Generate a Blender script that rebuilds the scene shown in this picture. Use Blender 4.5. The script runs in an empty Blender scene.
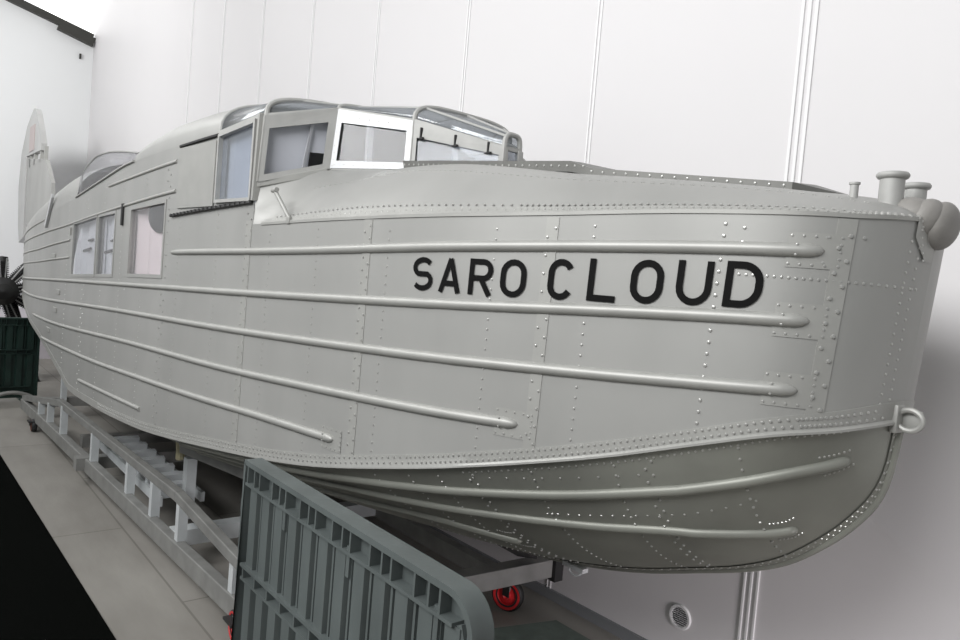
import bpy, bmesh, math, random
from mathutils import Vector, Matrix
random.seed(4)
S = bpy.context.scene
PI = math.pi
# ------------------------------------------------------------------ camera
cam_d = bpy.data.cameras.new('camera'); cam = bpy.data.objects.new('camera', cam_d)
S.collection.objects.link(cam); S.camera = cam
TH = math.radians(39.6); RO = math.radians(4.8); PT = math.atan(33/720)
right0 = Vector((math.sin(TH), math.cos(TH), 0))
fwd = Vector((-math.cos(TH)*math.cos(PT), math.sin(TH)*math.cos(PT), -math.sin(PT)))
up0 = right0.cross(fwd)
cx = right0*math.cos(RO) + up0*math.sin(RO); cy = -right0*math.sin(RO) + up0*math.cos(RO)
M = Matrix((cx, cy, -fwd)).transposed().to_4x4(); M.translation = Vector((0, 0, 1.7))
cam.matrix_world = M
cam_d.sensor_width = 36; cam_d.lens = 36*720/960; cam_d.clip_start = .02; cam_d.clip_end = 200
# ------------------------------------------------------------------ world, lights, exposure
W = bpy.data.worlds.new('world'); S.world = W; W.use_nodes = True
W.node_tree.nodes['Background'].inputs[0].default_value = (.93, .97, 1.0, 1)
W.node_tree.nodes['Background'].inputs[1].default_value = .26
def area(name, loc, target, sx, sy, power, col=(1, 1, 1)):
    l = bpy.data.lights.new(name, 'AREA'); l.shape = 'RECTANGLE'; l.size = sx; l.size_y = sy; l.energy = power; l.color = col
    o = bpy.data.objects.new(name, l); S.collection.objects.link(o); o.location = loc
    o.rotation_euler = (Vector(target)-Vector(loc)).to_track_quat('-Z', 'Y').to_euler()
    return o
area('ceiling_light_near', (-1.2, -2.9, 4.3), (-.8, 2.9, 2.6), 4.4, 1.8, 315)
area('ceiling_light_mid', (-7.0, -2.3, 5.5), (-6.5, 2.9, 1.8), 4.5, 1.4, 190)
area('ceiling_light_far', (-10.5, -2.4, 5.2), (-15.9, 0, 3), 3.0, 1.5, 260)
dl = area('low_fill_light', (1.6, 1.9, .5), (-2.4, 2.9, .25), .9, .7, 5, (1, .93, .97)); dl.data.spread = math.radians(50)  # added fill light out of view, brightens the lower right wall
S.view_settings.view_transform = 'Standard'; S.view_settings.look = 'None'
S.view_settings.exposure = 0.0; S.view_settings.gamma = 1.0; S.view_settings.use_curve_mapping = False
# ------------------------------------------------------------------ materials
def mat(name, col, rough=.5, metal=0.0, noise=0.0, scale=8.0, stretch=(1, 1, 1), bump=0.0, bscale=60, emit=None, spec=.5, col2=None, detail=6):
    m = bpy.data.materials.new(name); m.use_nodes = True; nt = m.node_tree; b = nt.nodes['Principled BSDF']
    b.inputs['Base Color'].default_value = (*col, 1); b.inputs['Roughness'].default_value = rough
    b.inputs['Metallic'].default_value = metal; b.inputs['Specular IOR Level'].default_value = spec
    tc = nt.nodes.new('ShaderNodeTexCoord'); mp = nt.nodes.new('ShaderNodeMapping'); mp.inputs['Scale'].default_value = stretch
    nt.links.new(tc.outputs['Object'], mp.inputs['Vector'])
    if noise > 0 or col2:
        n = nt.nodes.new('ShaderNodeTexNoise'); n.inputs['Scale'].default_value = scale; n.inputs['Detail'].default_value = detail
        nt.links.new(mp.outputs[0], n.inputs['Vector'])
        r = nt.nodes.new('ShaderNodeValToRGB'); r.color_ramp.elements[0].position = .3; r.color_ramp.elements[1].position = .7
        a = col2 if col2 else tuple(c*(1-noise) for c in col)
        z = col if col2 else tuple(min(1, c*(1+noise)) for c in col)
        r.color_ramp.elements[0].color = (*a, 1); r.color_ramp.elements[1].color = (*z, 1)
        nt.links.new(n.outputs['Fac'], r.inputs[0]); nt.links.new(r.outputs[0], b.inputs['Base Color'])
    if bump > 0:
        n2 = nt.nodes.new('ShaderNodeTexNoise'); n2.inputs['Scale'].default_value = bscale; n2.inputs['Detail'].default_value = 4
        nt.links.new(mp.outputs[0], n2.inputs['Vector'])
        bp = nt.nodes.new('ShaderNodeBump'); bp.inputs['Strength'].default_value = bump; bp.inputs['Distance'].default_value = .01
        nt.links.new(n2.outputs['Fac'], bp.inputs['Height']); nt.links.new(bp.outputs[0], b.inputs['Normal'])
    if emit:
        b.inputs['Emission Color'].default_value = (*emit[0], 1); b.inputs['Emission Strength'].default_value = emit[1]
    return m
def glass(name, tint=(.9, .93, .95), refl=.12, rough=.03, haze=0.0):
    m = bpy.data.materials.new(name); m.use_nodes = True; nt = m.node_tree; nt.nodes.remove(nt.nodes['Principled BSDF'])
    out = nt.nodes['Material Output']
    t = nt.nodes.new('ShaderNodeBsdfTransparent'); t.inputs[0].default_value = (*tint, 1)
    g = nt.nodes.new('ShaderNodeBsdfGlossy'); g.inputs['Roughness'].default_value = rough
    fr = nt.nodes.new('ShaderNodeFresnel'); fr.inputs[0].default_value = 1.5
    ma = nt.nodes.new('ShaderNodeMath'); ma.operation = 'MULTIPLY_ADD'; ma.inputs[1].default_value = .3; ma.inputs[2].default_value = refl
    nt.links.new(fr.outputs[0], ma.inputs[0])
    mx = nt.nodes.new('ShaderNodeMixShader'); nt.links.new(ma.outputs[0], mx.inputs[0]); nt.links.new(t.outputs[0], mx.inputs[1]); nt.links.new(g.outputs[0], mx.inputs[2])
    last = mx
    if haze > 0:
        d = nt.nodes.new('ShaderNodeBsdfDiffuse'); d.inputs[0].default_value = (.75, .77, .78, 1)
        m2 = nt.nodes.new('ShaderNodeMixShader'); m2.inputs[0].default_value = haze
        nt.links.new(mx.outputs[0], m2.inputs[1]); nt.links.new(d.outputs[0], m2.inputs[2]); last = m2
    nt.links.new(last.outputs[0], out.inputs[0])
    return m
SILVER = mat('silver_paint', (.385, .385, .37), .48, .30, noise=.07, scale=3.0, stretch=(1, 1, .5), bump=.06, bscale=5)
SILVER2 = mat('silver_bottom_shaded', (.27, .275, .245), .46, .30, noise=.12, scale=4.0, bump=.06, bscale=6)  # the side's silver, darkened in colour to carry the shade under the hull
SILVERT = mat('silver_trim', (.40, .40, .38), .48, .30, noise=.05, scale=9)
ALU = mat('bare_aluminium_strip', (.60, .61, .62), .5, .2, noise=.06, scale=12)
FRAME = mat('canopy_frame_grey', (.42, .42, .405), .58, .15, noise=.08, scale=14)
RIVET = mat('rivet_metal', (.52, .52, .50), .32, .6)
GLASS = glass('clear_perspex', (.97, .97, .98), refl=.01)
GLASSH = glass('hazy_perspex', (.84, .86, .88), refl=.06, rough=.10, haze=.10)
GLASSW = glass('whitish_perspex', (.86, .88, .92), refl=.02, rough=.06, haze=.10)  # clear sheet with some diffuse white mixed in
BLACK = mat('black_letter_paint', (.004, .004, .004), .6, spec=.12)
DARK = mat('dark_rubber', (.02, .02, .02), .6)
WALLM = mat('white_wall_paint', (.71, .695, .70), .55, noise=.01, scale=.7)
WALLE = mat('white_end_wall_paint', (.80, .81, .81), .7, noise=.01, scale=.7)
FLOORM = mat('concrete_floor', (.33, .315, .29), .6, scale=2.2, col2=(.22, .207, .188), bump=.1, bscale=25, stretch=(.5, 1.4, 1))
_nt = FLOORM.node_tree; _b = _nt.nodes['Principled BSDF']; _src = _b.inputs['Base Color'].links[0].from_socket
_br = _nt.nodes.new('ShaderNodeTexBrick'); _br.inputs['Scale'].default_value = 1.0; _br.inputs['Brick Width'].default_value = 2.4; _br.inputs['Row Height'].default_value = .6
_br.inputs['Mortar Size'].default_value = .006; _br.inputs['Color1'].default_value = (1, 1, 1, 1); _br.inputs['Color2'].default_value = (.90, .90, .89, 1); _br.inputs['Mortar'].default_value = (.62, .62, .6, 1)
_tc = _nt.nodes.new('ShaderNodeTexCoord'); _nt.links.new(_tc.outputs['Object'], _br.inputs['Vector'])
_mx = _nt.nodes.new('ShaderNodeMix'); _mx.data_type = 'RGBA'; _mx.blend_type = 'MULTIPLY'; _mx.inputs[0].default_value = 1
_nt.links.new(_src, _mx.inputs[6]); _nt.links.new(_br.outputs['Color'], _mx.inputs[7]); _nt.links.new(_mx.outputs[2], _b.inputs['Base Color'])
RUG = mat('black_carpet', (.003, .0035, .003), .95, spec=.02, noise=.3, scale=300, bump=.6, bscale=400)
TROL = mat('galvanised_paint', (.25, .25, .24), .5, .25, noise=.15, scale=9)
TROLW = mat('pale_steel', (.62, .65, .66), .45, .2, noise=.08, scale=9)
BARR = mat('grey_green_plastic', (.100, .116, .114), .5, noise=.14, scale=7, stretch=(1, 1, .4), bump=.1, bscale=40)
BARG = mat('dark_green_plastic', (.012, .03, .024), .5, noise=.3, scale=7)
RED = mat('red_wheel', (.62, .02, .025), .4)
FENDER = mat('grey_rubber', (.26, .25, .235), .6, noise=.1, scale=20, bump=.2, bscale=40)
ENG = mat('black_engine', (.03, .03, .03), .35, .5)
ENGS = mat('engine_steel', (.45, .45, .45), .3, .8)
SEATM = mat('dark_leather', (.03, .03, .032), .5)
TRIMW = mat('joint_strip_white', (.86, .86, .86), .5)
INNER = mat('inner_light_paint', (.66, .68, .71), .6, noise=.05, scale=6)
FOAM = mat('yellowed_foam', (.55, .50, .33), .8, noise=.2, scale=30)
REDFADE = mat('fin_marking_faded', (.50, .43, .42), .5, .2)
BEAMM = mat('dark_steel_beam', (.035, .035, .03), .6)
WOODM = mat('plain_timber', (.42, .36, .28), .7, noise=.15, scale=6, stretch=(.3, 3, 3))
# ------------------------------------------------------------------ mesh helpers
class MB:
    def __init__(s): s.bm = bmesh.new()
    def quad(s, *p):
        return s.bm.faces.new([s.bm.verts.new(q) for q in p])
    def box(s, c, size, rz=0, ry=0, bev=0.0):
        hx, hy, hz = size[0]/2, size[1]/2, size[2]/2
        R = Matrix.Rotation(rz, 3, 'Z') @ Matrix.Rotation(ry, 3, 'Y')
        vs = [s.bm.verts.new(Vector(c) + R @ Vector((x, y, z))) for x in (-hx, hx) for y in (-hy, hy) for z in (-hz, hz)]
        fs = [(0, 1, 3, 2), (4, 6, 7, 5), (0, 4, 5, 1), (2, 3, 7, 6), (0, 2, 6, 4), (1, 5, 7, 3)]
        faces = [s.bm.faces.new([vs[i] for i in f]) for f in fs]
        if bev > 0:
            es = list({e for f in faces for e in f.edges})
            bmesh.ops.bevel(s.bm, geom=es, offset=bev, segments=2, affect='EDGES', profile=.5)
    def bar(s, a, b, w, h, up=(0, 0, 1), bev=0.0):
        a, b = Vector(a), Vector(b); d = (b-a); L = d.length; d.normalize(); u = Vector(up)
        if abs(d.dot(u)) > .99: u = Vector((0, 1, 0))
        sd = d.cross(u).normalized(); u = sd.cross(d).normalized()
        vs = []
        for p in (a, b):
            for i, j in ((-1, -1), (1, -1), (1, 1), (-1, 1)):
                vs.append(s.bm.verts.new(p + sd*(i*w/2) + u*(j*h/2)))
        fs = [(3, 2, 1, 0), (4, 5, 6, 7), (0, 1, 5, 4), (1, 2, 6, 5), (2, 3, 7, 6), (3, 0, 4, 7)]
        faces = [s.bm.faces.new([vs[i] for i in f]) for f in fs]
        if bev > 0:
            bmesh.ops.bevel(s.bm, geom=list({e for f in faces for e in f.edges}), offset=bev, segments=2, affect='EDGES', profile=.5)
    def tube(s, pts, r, n=10, caps=True, closed=False):
        pts = [Vector(p) for p in pts]; N = len(pts); rings = []
        rr = r if isinstance(r, (list, tuple)) else [r]*N
        prev = None
        for i, p in enumerate(pts):
            if closed: d = pts[(i+1) % N]-pts[i-1]
            else: d = pts[min(i+1, N-1)]-pts[max(i-1, 0)]
            d.normalize()
            if prev is None:
                u = Vector((0, 0, 1)) if abs(d.z) < .9 else Vector((0, 1, 0))
                u = (u-d*u.dot(d)).normalized()
            else: u = (prev-d*prev.dot(d)).normalized()
            prev = u; v = d.cross(u)
            rings.append([s.bm.verts.new(p+u*math.cos(2*PI*k/n)*rr[i]+v*math.sin(2*PI*k/n)*rr[i]) for k in range(n)])
        for i in range(N if closed else N-1):
            A, B_ = rings[i], rings[(i+1) % N]
            for k in range(n):
                s.bm.faces.new((A[k], A[(k+1) % n], B_[(k+1) % n], B_[k]))
        if caps and not closed:
            s.bm.faces.new(rings[0][::-1]); s.bm.faces.new(rings[-1])
    def loft(s, rows, closed_v=False):
        g = [[s.bm.verts.new(p) for p in r] for r in rows]
        for i in range(len(g)-1):
            m = len(g[i])
            for j in range(m if closed_v else m-1):
                try: s.bm.faces.new((g[i][j], g[i][(j+1) % m], g[i+1][(j+1) % m], g[i+1][j]))
                except ValueError: pass
        return g
    def lathe(s, prof, c, axis=(0, 0, 1), n=24):
        ax = Vector(axis).normalized(); u = ax.orthogonal().normalized(); v = ax.cross(u); c = Vector(c)
        rows = [[c+ax*h+(u*math.cos(2*PI*k/n)+v*math.sin(2*PI*k/n))*max(r, 1e-5) for k in range(n)] for r, h in prof]
        s.loft(rows, True)
    def rivet(s, p, n, r=.005, h=.4):
        p = Vector(p); n = Vector(n).normalized(); u = n.orthogonal().normalized(); v = n.cross(u)
        a = [s.bm.verts.new(p+(u*math.cos(PI*k/3)+v*math.sin(PI*k/3))*r - n*.001) for k in range(6)]
        b = [s.bm.verts.new(p+(u*math.cos(PI*k/3)+v*math.sin(PI*k/3))*r*.72+n*r*h) for k in range(6)]
        fs = [s.bm.faces.new((a[k], a[(k+1) % 6], b[(k+1) % 6], b[k])) for k in range(6)]
        t = s.bm.verts.new(p+n*r*h*1.45)
        fs += [s.bm.faces.new((b[k], b[(k+1) % 6], t)) for k in range(6)]
        for f in fs: f.material_index = 1
    def prism(s, outline, off):
        off = Vector(off); a = [s.bm.verts.new(Vector(p)) for p in outline]; b = [s.bm.verts.new(Vector(p)+off) for p in outline]
        s.bm.faces.new(a[::-1]); s.bm.faces.new(b); n = len(a)
        for i in range(n): s.bm.faces.new((a[i], a[(i+1) % n], b[(i+1) % n], b[i]))
    def build(s, name, m, parent=None, smooth=False, merge=0.0, solid=0.0, recalc=True, ang=35):
        if merge: bmesh.ops.remove_doubles(s.bm, verts=s.bm.verts, dist=merge)
        if recalc: bmesh.ops.recalc_face_normals(s.bm, faces=s.bm.faces)
        me = bpy.data.meshes.new(name); s.bm.to_mesh(me); s.bm.free(); me.materials.append(m)
        if any(p.material_index for p in me.polygons): me.materials.append(RIVET)
        if smooth:
            for p in me.polygons: p.use_smooth = True
            me.set_sharp_from_angle(angle=math.radians(ang))
        o = bpy.data.objects.new(name, me); S.collection.objects.link(o)
        if parent:
            o.parent = parent; bpy.context.view_layer.update()
            o.matrix_parent_inverse = parent.matrix_world.inverted()
        if solid:
            md = o.modifiers.new('thickness', 'SOLIDIFY'); md.thickness = abs(solid); md.offset = 1 if solid < 0 else -1
        return o
def tag(o, label, cat, group=None):
    o['label'] = label; o['category'] = cat
    if group: o['group'] = group
    return o
def empty(name, loc, label, cat, group=None):
    o = bpy.data.objects.new(name, None); S.collection.objects.link(o); o.location = loc; o.empty_display_size = .1
    bpy.context.view_layer.update()
    return tag(o, label, cat, group)
def struct(o): o['kind'] = 'structure'; return o
# ---- hull form
def pchip(xs,ys):
    n=len(xs);h=[xs[i+1]-xs[i] for i in range(n-1)];d=[(ys[i+1]-ys[i])/h[i] for i in range(n-1)]
    m=[0.0]*n
    m[0]=d[0];m[-1]=d[-1]
    for i in range(1,n-1):
        if d[i-1]*d[i]>0:
            w1=2*h[i]+h[i-1];w2=h[i]+2*h[i-1];m[i]=(w1+w2)/(w1/d[i-1]+w2/d[i])
    def f(x):
        if x<=xs[0]:return ys[0]
        if x>=xs[-1]:return ys[-1]
        i=0
        while xs[i+1]<x:i+=1
        t=(x-xs[i])/h[i]
        return (2*t**3-3*t*t+1)*ys[i]+(t**3-2*t*t+t)*h[i]*m[i]+(-2*t**3+3*t*t)*ys[i+1]+(t**3-t*t)*h[i]*m[i+1]
    return f
TEND=13.6
def centre(T): return 2.0-.0125*T
# port side: distance from the viewer's side, by station T (metres aft of the stem)
side_y=pchip([0,.004,.02,.05,.10,.20,.45,.75,1.15,1.6,2.2,3.0,3.6,4.5,6.5,8,10,12,13.6],
             [2.0,1.95,1.88,1.81,1.745,1.67,1.58,1.47,1.335,1.265,1.205,1.145,1.125,1.12,1.125,1.18,1.33,1.57,1.76])
chine_z=pchip([0,.06,.16,.337,.59,.95,1.256,1.83,2.72,3.7,4.8,5.6,6.07,7.15,8.3,9.8,13.6],
              [1.455,1.433,1.409,1.352,1.268,1.169,1.095,.974,.855,.745,.67,.643,.718,.865,.934,1.066,1.38])
gun_z=pchip([0,.1,.4,.8,1.03,1.36,1.75,2.19,13.6],[1.952,1.941,1.94,1.926,1.918,1.911,1.902,1.889,1.50])
shoulder_z=pchip([2.2,2.7,3.2,4.1,4.9,5.8,7.2,9.4,13.6],[2.335,2.305,2.293,2.275,2.21,2.13,2.04,1.96,1.82])
keel_z=pchip([.711,.716,.725,.74,.79,.88,.98,1.1,1.23,1.42,1.63,1.93,2.44,3.41,6.27,6.3,8.0,11,14.3],
             [1.455,1.42,1.33,1.26,1.17,1.07,.99,.93,.88,.81,.75,.69,.64,.55,.43,.56,.70,.96,1.30])
def t_of(T,z): return T+.67+.08*(1.97-z)*math.exp(-T/.8)
def side_pt(T,z,off=0.0):
    e=.002 if T<.1 else .01
    a=(t_of(T,z),side_y(T));b=(t_of(T+e,z),side_y(T+e))
    dx,dy=b[0]-a[0],b[1]-a[1];l=math.hypot(dx,dy) or 1
    # outward = toward -y side : rotate
    nx,ny=dy/l,-dx/l
    # in (t,y) space outward has ny<0
    return (-(a[0]+nx*off),a[1]+ny*off,z),( -nx,ny,0.0)
def bottom_raw(T,v):
    zc=chine_z(T);t=t_of(T,zc);yc=side_y(T)+.004;zk=keel_z(t);yk=centre(T)
    b=.10*min(1,max(0,(T-.0)/.4))*math.exp(-T/6)
    dy,dz=yk-yc,zk-zc;l=math.hypot(dy,dz) or 1
    k=b*4*v*(1-v)*min(1,l/.5)
    # outward-down normal of the section
    ny,nz=dz/l,-dy/l
    if nz>0: ny,nz=-ny,-nz
    return (-t,yc+dy*v+ny*k*.8,zc+dz*v+nz*k*.8)
# ------------------------------------------------------------------ the hall
WY = 2.92; EX = -15.9
m = MB(); m.box((-6, -1.5, -.05), (24, 9.2, .1)); struct(m.build('floor', FLOORM))
m = MB(); m.box((-6, WY+.1, 4), (24, .2, 8.2)); struct(m.build('wall_right', WALLM))
m = MB(); m.box((EX-.1, -1.4, 4), (.2, 9.0, 8.2)); struct(m.build('wall_back', WALLE))
m = MB(); m.box((-6, -1.5, 8.15), (24, 9, .1)); struct(m.build('ceiling', WALLE))
# vertical joint strips of the wall panels
xs = [.8]+[-.37-1.18*i for i in range(9)]
for i, x in enumerate(xs):
    m = MB()
    w = .052 if i in (2,) else .022
    if abs(x+1.55) < .05:
        for dx in (-.03, 0, .03): m.box((x+dx, WY-.004, 4), (.014, .007, 8), bev=.003)
    else:
        for dx in (-.012, .012): m.box((x+dx, WY-.003, 4), (.010, .005, 8), bev=.002)
    struct(m.build('trim_%d' % (i+1), TRIMW))
m = MB(); m.box((-6, WY-.008, .028), (23.6, .016, .056)); struct(m.build('baseboard_right', mat('skirting_grey', (.22, .23, .24), .5)))
# low lavender plinth wall across the far end
m = MB(); m.box((-14.3, .2, .3), (2.6, 5.0, .6)); struct(m.build('trim_20', mat('plinth_paint', (.50, .47, .50), .7)))
# emissive white panel above the dark rail on the end wall
ga = (1.385, 6.19); gb = (2.94, 5.81)
m = MB(); m.prism([(EX+.005, -5, 7.75), (EX+.005, 2.92, 5.84), (EX+.005, 2.92, 7.9), (EX+.005, -5, 7.9)], (.01, 0, 0))
struct(m.build('glow_panel', mat('glowing_white_panel', (.9, .9, .9), .4, emit=((1, 1, 1), 1.6))))
m = MB(); m.bar((EX+.12, -4.5, 6.19+(5.885)*.245), (EX+.12, 2.88, 5.825), .09, .13)
m.bar((EX+.12, 2.3, 5.90), (EX+.12, 2.9, 5.74), .12, .16)
m.box((EX+.03, 2.7, 5.45), (.05, .03, .09))
tag(m.build('steel_beam', BEAMM), 'dark sloping steel beam high up in the far corner of the hall', 'beam')
# black carpet
m = MB(); m.prism([(-7.7, .75, .0), (-6.9, .766, 0), (-3.3, .842, 0), (-2.0, .87, 0), (-2.0, -2, 0), (-7.7, -2, 0)], (0, 0, .008))
tag(m.build('carpet_runner', RUG), 'black carpet lying on the concrete floor in the lower left corner', 'carpet')
# ------------------------------------------------------------------ the flying boat hull
boat = empty('flying_boat', (-6.5, 1.9, 0), 'silver riveted flying boat hull with raised bow, cabin windows and black lettering', 'aircraft')
def stations(a, b, n, p=1.0): return [a+(b-a)*(i/n)**p for i in range(n+1)]
def star(p, T): return (p[0], 2*centre(T)-p[1], p[2])      # mirrored to the far side
def gz(T): return gun_z(T)
TS = sorted(set([round(t, 4) for t in stations(0, 2.335, 60, 2.0)]+[round(t, 4) for t in stations(2.335, TEND, 64)]))
def side_bm(mirror):
    m = MB(); rows = []
    for T in TS:
        zc, zg = chine_z(T), gz(T); r = []
        for j in range(13):
            z = zc+(zg-zc)*j/12; p = side_pt(T, z)[0]; r.append(star(p, T) if mirror else p)
        if T >= 2.335:
            zs = shoulder_z(T)
            for j in range(1, 7):
                z = zg+(zs-zg)*j/6; p = side_pt(T, z)[0]; r.append(star(p, T) if mirror else p)
        rows.append(r)
    k = next(i for i, T in enumerate(TS) if T >= 2.335)
    g = m.loft([r[:13] for r in rows[:k+1]])
    m.loft(rows[k:])
    bmesh.ops.remove_doubles(m.bm, verts=m.bm.verts, dist=.0004)
    return m
def cut(m, q, ymin=-9, ymax=9):
    # q: four (x, z) corners, rear-bottom, front-bottom, front-top, rear-top
    c = (sum(p[0] for p in q)/4, sum(p[1] for p in q)/4)
    bx = [p[0] for p in q]; bz = [p[1] for p in q]
    for i in range(4):
        a, b = q[i], q[(i+1) % 4]
        n = Vector((b[1]-a[1], 0, -(b[0]-a[0]))).normalized()
        fs = [f for f in m.bm.faces if min(v.co.x for v in f.verts) < max(bx)+.02 and max(v.co.x for v in f.verts) > min(bx)-.02
              and min(v.co.z for v in f.verts) < max(bz)+.02 and max(v.co.z for v in f.verts) > min(bz)-.02]
        geom = list(fs)+list({e for f in fs for e in f.edges})+list({v for f in fs for v in f.verts})
        bmesh.ops.bisect_plane(m.bm, geom=geom, plane_co=(a[0], 0, a[1]), plane_no=n, dist=1e-5)
    def inside(x, z):
        sg = None
        for i in range(4):
            a, b = q[i], q[(i+1) % 4]
            v = (b[0]-a[0])*(z-a[1])-(b[1]-a[1])*(x-a[0])
            if sg is None: sg = v > 0
            elif (v > 0) != sg: return False
        return True
    dead = [f for f in m.bm.faces if inside(f.calc_center_median().x, f.calc_center_median().z)]
    bmesh.ops.delete(m.bm, geom=dead, context='FACES')
def X_(T, z=1.8): return -t_of(T, z)
# openings: (T front, T rear, z bottom front, bottom rear, top front, top rear)
WIN = [(3.395, 4.05, 1.622, 1.602, 2.005, 1.985), (4.44, 4.90, 1.583, 1.566, 1.975, 1.960), (4.97, 5.78, 1.562, 1.53, 1.962, 1.92)]
SIDEWIN = (2.372, 2.70, 1.998, 1.998, 2.315, 2.285)
def quadof(w): return [(X_(w[1]), w[3]), (X_(w[0]), w[2]), (X_(w[0]), w[4]), (X_(w[1]), w[5])]
def T_at_x(x, z=1.8):
    lo, hi = 0, TEND
    for _ in range(30):
        mm = (lo+hi)/2
        if t_of(mm, z) > -x: hi = mm
        else: lo = mm
    return lo
# frames of rivets on the side plating, at constant stations
FR = [(.105, 1, .0058, .030), (.347, 0, .0052, .030), (.675, 0, .0042, .03), (.796, 1, .0045, .026), (.965, 0, .0036, .03), (1.40, 0, .0036, .03),
      (1.515, 1, .0048, .022), (1.82, 0, .0034, .03), (2.18, 0, .0034, .03), (2.37, 1, .0045, .024), (2.68, 0, .0034, .03), (3.15, 0, .0034, .03), (3.35, 1, .004, .03),
      (3.75, 0, .004, .035), (4.25, 0, .004, .035), (4.75, 0, .004, .035), (5.3, 1, .004, .035), (6.0, 0, .004, .04)]
def add_side_rivets(m):
    R = m.rivet
    for T, dbl, r, sp in FR:
        top = gz(T)-.02 if T < 2.335 else 2.2
        z = chine_z(T)+.05; k = 0
        while z < top:
            TT = T+(.008+T*.004)*(1 if k % 2 else -1)*dbl
            ok = True
            for w in WIN+[SIDEWIN]:
                if w[0]-.06 < TT < w[1]+.06 and min(w[2:4])-.05 < z < max(w[4:])+.05: ok = False
            if 1.665 < z < 1.825 and (.59 < TT < .69 or .71 < TT < .797): ok = False
            if ok:
                p, n = side_pt(TT, z, .002*dbl); R(p, n, r*1.12, .5)
            z += sp; k += 1
    # row near the lettering and around the plate at the stem
    for i in range(26):
        T = .005+.31*(i/25)**1.3
        
        if abs(T-.322) < .012 or abs(T-.25) < .012: continue
        p, n = side_pt(T, 1.783+.002*i/25); R(p, n, .0048)
    for k in range(18):
        z = 1.47+.025*k
        p, n = side_pt(.016, z); R(p, n, .0045)
        p, n = side_pt(.008, z+.012); R(p, n, .0045)
    for (T, z) in ((.302, 1.90), (.302, 1.865), (.075, 1.89), (.135, 1.885), (.135, 1.825)):
        p, n = side_pt(T, z); R(p, n, .0055)
sp_ = side_bm(False)
for w in WIN+[SIDEWIN]: cut(sp_, quadof(w))
add_side_rivets(sp_)
sp_.build('side_plating', SILVER, boat, smooth=True, recalc=True)
for T, w_, zt_ in ((.105, .016, 1.932), (.796, .018, 1.915), (1.515, .022, 1.90), (2.37, .026, 1.90)):
    m = MB(); z0_ = chine_z(T)+.03; m.loft([[side_pt(T-w_, z0_+(zt_-z0_)*i/20, -.001)[0], side_pt(T-w_, z0_+(zt_-z0_)*i/20, .002)[0], side_pt(T, z0_+(zt_-z0_)*i/20, .0022)[0], side_pt(T+w_, z0_+(zt_-z0_)*i/20, .002)[0], side_pt(T+w_, z0_+(zt_-z0_)*i/20, -.001)[0]] for i in range(21)])
    m.build('lap_strip', SILVERT, boat, smooth=True)
ss_ = side_bm(True)
for w in WIN+[SIDEWIN]: cut(ss_, quadof(w))
ss_.build('side_plating', SILVER, boat, smooth=True)

# planing bottom
def bpt(T, v, mirror=False):
    p = bottom_raw(T, v)
    return star(p, T) if mirror else p
def bnormal(T, v):
    e = .004
    a = Vector(bottom_raw(T+e, v))-Vector(bottom_raw(max(T-e, 0), v)); b = Vector(bottom_raw(T, min(v+.01, 1)))-Vector(bottom_raw(T, max(v-.01, 0)))
    n = a.cross(b).normalized()
    if n.z > 0: n = -n
    return n
bt = MB(); BTS = sorted(set([round(t, 4) for t in stations(0, 1.2, 44, 1.8)]+[round(t, 4) for t in stations(1.2, 5.6, 30)]+[5.606]+[round(t, 4) for t in stations(5.7, TEND, 30)]))
bt.loft([[bpt(T, j/14) for j in range(15)] for T in BTS])
bt.loft([[bpt(T, j/14, True) for j in range(15)] for T in BTS])
bmesh.ops.remove_doubles(bt.bm, verts=bt.bm.verts, dist=.0004)
for T, dbl, r, sp in ((.25, 0, .004, .032), (.47, 1, .0042, .020), (.56, 0, .0036, .03), (.80, 0, .0038, .028), (1.0, 1, .0042, .020), (1.12, 0, .0036, .026), (1.25, 0, .0034, .03), (1.42, 0, .0034, .03)):
    L = (Vector(bottom_raw(T, 0))-Vector(bottom_raw(T, 1))).length; k = 0; v = .06
    while v < .97:
        TT = T+.009*(1 if k % 2 else -1)*dbl
        bt.rivet(bottom_raw(TT, v), bnormal(TT, v), r*1.15, .6); v += sp/L; k += 1
for i in range(60):                                   # row just under the chine
    T = .02+1.0*(i/59)**1.3; bt.rivet(bottom_raw(T, .045), bnormal(T, .045), .0042)
for T0, T1, v0, v1, n in ((.50, 1.05, .12, .07, 10), (.24, .85, .40, .30, 18)):
    for i in range(n):
        T = T0+(T1-T0)*i/n; v = v0+(v1-v0)*i/n; bt.rivet(bottom_raw(T, v), bnormal(T, v), .004)
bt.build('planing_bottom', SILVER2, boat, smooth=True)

# keel and stem strip, following the forefoot edge on both sides
ks = MB()
def keel_edge(T, v): return Vector(bottom_raw(T, v))+bnormal(T, min(v, .97))*.003
KTS = [t for t in BTS if t <= 5.6]
def vstrip(T, w=.035):
    L = (Vector(bottom_raw(T, 0))-Vector(bottom_raw(T, 1))).length
    return max(0, 1-w/max(L, .036))
rowsP = [[keel_edge(T, vstrip(T)), keel_edge(T, (1+vstrip(T))/2), Vector(bottom_raw(T, 1))+Vector((.006 if T < .3 else 0, 0, -.008))] for T in KTS]
ks.loft(rowsP); ks.loft([[Vector(star(p, T)) for p in r] for r, T in zip(rowsP, KTS)])
pk = [Vector((-(keel_z and (t_of(T, chine_z(T)))), centre(T), keel_z(t_of(T, chine_z(T))))) for T in KTS]
ks.tube([p+Vector((.004, 0, -.002)) for p in pk], .011, 8)
tops = [Vector((-t_of(0, z), 2.0, z)) for z in (1.43, 1.5, 1.6, 1.7, 1.8, 1.9, 1.96)]

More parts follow.
